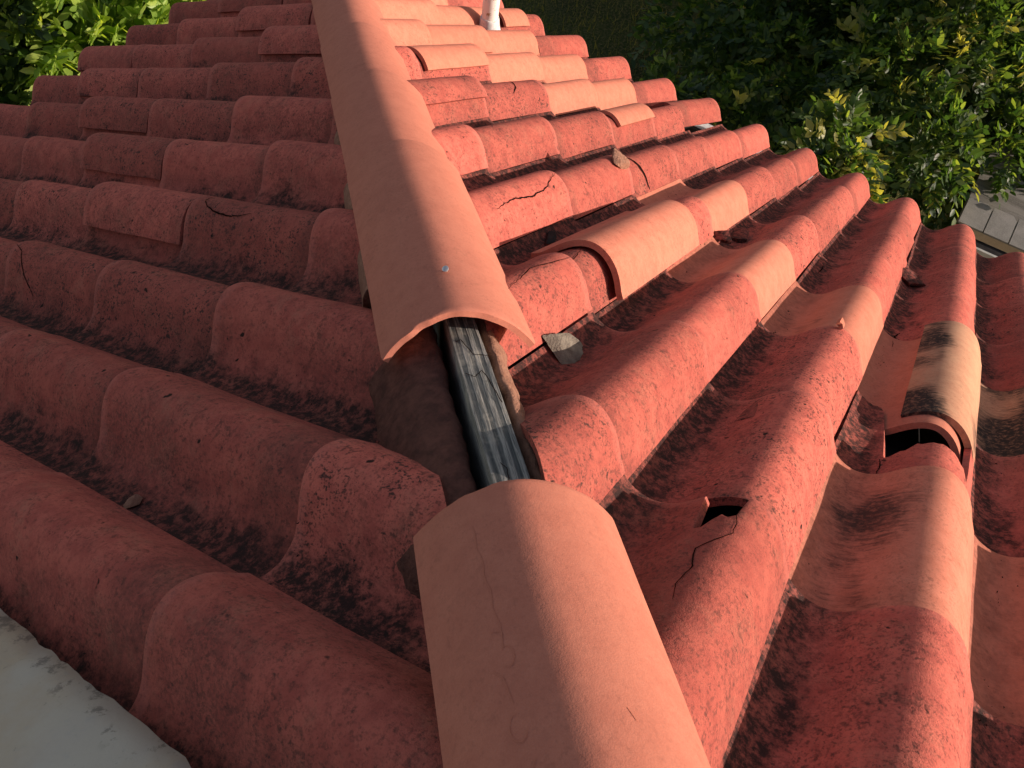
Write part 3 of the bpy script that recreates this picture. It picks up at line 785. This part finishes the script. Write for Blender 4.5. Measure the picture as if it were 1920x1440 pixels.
# ------------------------------------------------------------------ ground
def ground():
    g = G('shaded lawn'); v = g.coords(rand=False)
    a = g.noise(v, 1.3, 6, .6); b = g.noise(v, 30, 6, .7)
    c = g.mix(g.ramp(a, .35, .65), (.030, .045, .014), (.055, .075, .020)); c = g.mix(g.ramp(b, .42, .7, 0, .9), c, (.19, .155, .06))  # brown mottling brightened to paint sun dapples into the lawn colour
    g.bump(b, .9, .05); M['lawn'] = g.done(c, .95, .1)
    n = 60; S = 160
    V = [((i/n-.5)*S, (j/n-.5)*S, -3) for i in range(n+1) for j in range(n+1)]
    F = [(i*(n+1)+j, (i+1)*(n+1)+j, (i+1)*(n+1)+j+1, i*(n+1)+j+1) for i in range(n) for j in range(n)]
    tag(mesh_obj('ground', V, F, M['lawn'], smooth=False), kind='structure')
    # grass blades
    N = 26000; x = rng.uniform(1.0, 9, N); y = rng.uniform(-2.5, 8, N); h = rng.uniform(.04, .13, N); t = rng.uniform(0, 6.28, N); w = rng.uniform(.003, .006, N)
    lx = rng.normal(0, .03, N); ly = rng.normal(0, .03, N)
    V = np.zeros((N, 3, 3)); V[:, 0] = np.stack([x-w*np.cos(t), y-w*np.sin(t), np.full(N, -3.)], 1); V[:, 1] = np.stack([x+w*np.cos(t), y+w*np.sin(t), np.full(N, -3.)], 1); V[:, 2] = np.stack([x+lx, y+ly, -3+h], 1)
    o = np_mesh('grass', V.reshape(-1, 3), np.arange(3*N).reshape(-1, 3)); o.data.materials.append(leaf_mat('grass blade', (.07, .10, .025), (.20, .17, .06), (.15, .15, .045)))
    tag(o, 'short lawn grass in the shade beside the house', 'grass', kind='stuff')

def np_mesh(name, V, F, parent=None):
    me = bpy.data.meshes.new(name); n = len(F); k = F.shape[1]
    me.vertices.add(len(V)); me.vertices.foreach_set('co', V.astype(np.float32).ravel())
    me.loops.add(n*k); me.loops.foreach_set('vertex_index', F.astype(np.int32).ravel())
    me.polygons.add(n); me.polygons.foreach_set('loop_start', np.arange(0, n*k, k, dtype=np.int32))
    me.update(calc_edges=True)
    o = bpy.data.objects.new(name, me); COL.objects.link(o)
    if parent: o.parent = parent
    return o

def leaf_mat(name, dark, mid, light, tint=None, gloss=.45):
    g = G(name)
    ge = g.n('ShaderNodeNewGeometry'); rp = g.n('ShaderNodeValToRGB'); g.l(ge.outputs['Random Per Island'], rp.inputs[0])
    e = rp.color_ramp.elements; e[0].color = (*dark, 1); e[1].color = (*mid, 1); e[1].position = .7
    x = e.new(1.); x.color = (*light, 1)
    c = rp.outputs[0]
    if tint:
        at_ = g.n('ShaderNodeAttribute', attribute_name='tint'); c = g.mix(at_.outputs['Fac'], c, tint)
    g.done(c, gloss, .45)
    tr = g.n('ShaderNodeBsdfTranslucent'); g.l(g.mix(1., c, (2.0, 1.9, .6), 'MULTIPLY'), tr.inputs['Color'])
    mx = g.n('ShaderNodeMixShader'); mx.inputs[0].default_value = .5
    g.l(g.b.outputs[0], mx.inputs[1]); g.l(tr.outputs[0], mx.inputs[2]); g.l(mx.outputs[0], g.out.inputs[0])
    return g.m

def unit(v): return v/np.maximum(1e-9, np.linalg.norm(v, axis=-1, keepdims=True))
LEAF = np.array([(0, 0, 0), (.32, .21, .035), (.32, -.21, .035), (.38, 0, -.02), (.70, .17, .01), (.70, -.17, .01), (1, 0, -.05)], float)
LEAFF = np.array([(0, 3, 1), (0, 2, 3), (3, 6, 4), (1, 3, 4), (3, 5, 6), (2, 5, 3)])
def sprays(P, D, U, size, pairs, lsize, droop=.35):
    """pinnate sprays: P base, D direction, U up; returns verts, faces and the spray index of every face"""
    n = len(P); S = np.cross(D, U); S = unit(S); U2 = np.cross(S, D)
    Vs = []; Fs = []; idx = []; base = 0
    steps = pairs*2+1
    for q in range(steps):
        f = (.15+.85*(q//2+1)/(pairs+1)) if q < pairs*2 else 1.
        sgn = (1 if q % 2 else -1) if q < pairs*2 else 0
        dr = droop*f*f*size[:, None]
        o = P+D*(f*size)[:, None]-np.array([0, 0, 1.])*dr
        ang = rng.normal(.85, .14, n)*sgn if sgn else rng.normal(0, .15, n)
        lift = rng.normal(-.12, .35, n)
        ld = unit(D*np.cos(ang)[:, None]+S*np.sin(ang)[:, None]+U2*lift[:, None])
        lu = unit(U2+S*rng.normal(0, .45, n)[:, None]+D*rng.normal(0, .3, n)[:, None]); ls = unit(np.cross(lu, ld)); lu = np.cross(ld, ls)
        sc = (lsize*rng.uniform(.75, 1.2, n)*(1-.25*abs(f-.6)))[:, None, None]
        wv = rng.uniform(.85, 1.35, n)[:, None, None]
        v = o[:, None, :]+sc*(LEAF[None, :, 0, None]*ld[:, None, :]+wv*LEAF[None, :, 1, None]*ls[:, None, :]+LEAF[None, :, 2, None]*lu[:, None, :])
        Vs.append(v.reshape(-1, 3)); nl = len(LEAF)
        fc = (LEAFF[None]+(np.arange(n)*nl)[:, None, None]+base).reshape(-1, 3); Fs.append(fc); idx.append(np.repeat(np.arange(n), len(LEAFF))); base += n*nl
    return np.concatenate(Vs), np.concatenate(Fs), np.concatenate(idx)

def limb(bm_v, bm_f, a, b, r0, r1, bend=.2, seg=7, n=7, seed=0):
    a, b = Vector(a), Vector(b); d = (b-a); L = d.length; z = d.normalized()
    x = z.orthogonal().normalized(); y = z.cross(x); off = len(bm_v)
    for i in range(seg+1):
        f = i/seg; p = a+d*f+(x*pnoise(Vector((f*2.3, seed, 0)))+y*pnoise(Vector((f*2.3, seed, 5))))*bend*L*math.sin(f*math.pi)
        r = r0+(r1-r0)*f
        for k in range(n):
            t = 2*math.pi*k/n; bm_v.append(p+(x*math.cos(t)+y*math.sin(t))*r)
    for i in range(seg):
        for k in range(n):
            q = off+i*n+k; q2 = off+i*n+(k+1) % n; bm_f.append((q, q2, q2+n, q+n))
    bm_f.append(tuple(off+seg*n+k for k in range(n)))

def tree(name, base, centre, rad, clumps, per, size, lsize, mat, label, cat, group=None, tintf=None, pairs=5, trunk=.09, seed=0, flowers=0, spread=.8, extra=()):
    global rng
    rng = np.random.default_rng(100+seed)
    base = Vector(base); r = empty(name, base); tag(r, label, cat, group)
    C0 = np.array(centre, float); R = np.array(rad, float)
    d = unit(rng.normal(0, 1, (clumps, 3))); rr = rng.uniform(.25, 1., clumps)**.5
    Q = C0+d*rr[:, None]*R
    if extra: Q = np.concatenate([Q, np.array(extra, float)]); clumps = len(Q)
    cr = rng.uniform(.16, .34, clumps)*R.mean()
    if extra: cr[-len(extra):] = .13
    P = np.repeat(Q, per, 0); k = len(P)
    dd = unit(rng.normal(0, 1, (k, 3))); out = unit(np.repeat(Q, per, 0)-C0+1e-6)
    P = P+dd*(np.repeat(cr, per)*rng.uniform(.2, 1, k)**.5)[:, None]
    D = unit(dd*.9+out*.5+np.array([0, 0, .0])+rng.normal(0, .35, (k, 3)))
    U = unit(np.array([0, 0, 1.])+rng.normal(0, spread, (k, 3)))
    V, F, idx = sprays(P, D, U, size*rng.uniform(.7, 1.3, k), pairs, np.full(k, lsize)*rng.uniform(.8, 1.2, k))
    o = np_mesh('crown', V-np.array(base), F, r); o.data.materials.append(mat)
    if tintf is not None:
        t = tintf(P, k); at_ = o.data.attributes.new('tint', 'FLOAT', 'FACE'); at_.data.foreach_set('value', t[idx].astype(np.float32))
    bv = []; bf = []
    top = Vector(centre)
    limb(bv, bf, base-Vector((0, 0, .1)), top-Vector((0, 0, rad[2]*.2)), trunk, trunk*.5, .08, seed=seed)
    for i in range(min(clumps, 16)):
        f = random.uniform(.45, 1); s = base.lerp(top-Vector((0, 0, rad[2]*.2)), f)
        limb(bv, bf, s, Vector(Q[i]), trunk*.38, trunk*.07, .15, seed=seed+i)
    mesh_obj('trunk', [v-base for v in bv], bf, M['bark'], r, angle=80)
    if flowers:
        sel = rng.choice(len(Q), flowers, replace=False); n = 70
        P = np.repeat(Q[sel]+unit(Q[sel]-C0)*.25, n, 0); P = P+rng.normal(0, 1, P.shape)*np.array([.05, .05, .09])
        t = rng.normal(0, 1, (len(P), 3, 3))*.011
        V = (P[:, None]+t).reshape(-1, 3); o = np_mesh('blossom', V-np.array(base), np.arange(len(V)).reshape(-1, 3), r)
        o.data.materials.append(M['blossom'])
    return r
g = G('white blossom'); M['blossom'] = g.done((.75, .75, .68), .7, .2)
LM = leaf_mat('deep green leaf', (.018, .048, .016), (.062, .118, .030), (.16, .22, .058), tint=(.30, .30, .09))
LB = leaf_mat('bright green leaf', (.10, .19, .03), (.28, .40, .07), (.42, .50, .12), tint=(.45, .20, .05))
LD = leaf_mat('dark shrub leaf', (.016, .036, .010), (.040, .078, .018), (.08, .13, .032), tint=(.22, .16, .05))
def tint_some(p, amt=1.):
    def f(P, k):
        n = np.array([pnoise(Vector((x*1.9, y*1.9, z*1.9))) for x, y, z in P])
        return np.clip((n-.16)*5, 0, 1)*amt*(rng.random(k) < p)
    return f
GT = 'leafy trees beyond the sunlit eave'
tree('leafy_tree', (3.1, -1.75, -3), (3.6, -2.95, -1.2), (1.2, 1.3, .85), 60, 52, .22, .075, LM, 'leafy tree with yellowing sprays hanging over the low grey roof', 'tree', GT, tint_some(.18), seed=1, extra=[(1.25, -2.78, -.78), (1.35, -2.72, -.72), (1.2, -2.86, -.9), (1.55, -2.70, -.80), (2.1, -3.30, -.95), (2.3, -3.1, -.9)])
tree('leafy_tree', (4.9, -1.4, -3), (4.6, -1.5, -1.6), (1.4, 1.3, 1.1), 38, 40, .24, .085, LM, 'dark green tree standing by the shaded lawn', 'tree', GT, tint_some(.2), seed=2)
tree('leafy_tree', (6.6, -2.6, -3), (6.3, -2.7, -1.0), (1.5, 1.4, 1.3), 56, 32, .26, .09, LM, 'tall tree with yellow leaf tips in the top right corner', 'tree', GT, tint_some(.2), seed=3)
tree('leafy_tree', (7.4, -1.2, -3), (7.2, -1.0, -1.2), (1.7, 1.5, 1.4), 44, 28, .30, .10, LM, 'dark tree beyond the lawn at the top of the picture', 'tree', GT, tint_some(.3), seed=4)
tree('leafy_tree', (2.1, -2.0, -3), (2.35, -1.75, -2.1), (.75, .8, .7), 24, 28, .20, .075, LM, 'low dark bush growing close under the sunlit eave', 'bush', GT, tint_some(.15), seed=5, trunk=.05)
GL = 'shrubs beyond the shaded eave'
tree('leafy_shrub', (-.1, 2.0, -3), (-.12, 1.95, -1.55), (.8, .7, .8), 48, 30, .26, .11, LB, 'bright sunlit shrub with a few orange leaves', 'shrub', GL, tint_some(.12), seed=11, trunk=.05, spread=1.0)
tree('leafy_shrub', (-.95, 2.6, -3), (-.95, 2.5, -1.8), (.75, .75, .95), 36, 30, .25, .10, LD, 'dark shrub with white blossoms in the top left corner', 'shrub', GL, tint_some(.15), seed=12, trunk=.05, flowers=3)
tree('leafy_shrub', (-1.9, 2.3, -3), (-1.9, 2.2, -2.0), (.8, .75, .9), 32, 28, .25, .10, LD, 'dark shrub close to the shaded eave without blossoms', 'shrub', GL, tint_some(.15), seed=13, trunk=.05)
tree('leafy_shrub', (1.9, 4.4, -3), (1.9, 4.3, -1.9), (1.1, 1.0, 1.1), 36, 28, .28, .095, LB, 'sunlit green shrub farther back behind the bright one', 'shrub', GL, tint_some(.1), seed=14, trunk=.06)
tree('leafy_shrub', (.0, 4.6, -3), (-.1, 4.6, -1.7), (1.1, 1.0, 1.2), 36, 28, .28, .095, LD, 'dark shrub farther back behind the blossoming one', 'shrub', GL, tint_some(.1), seed=15, trunk=.06)
ground()
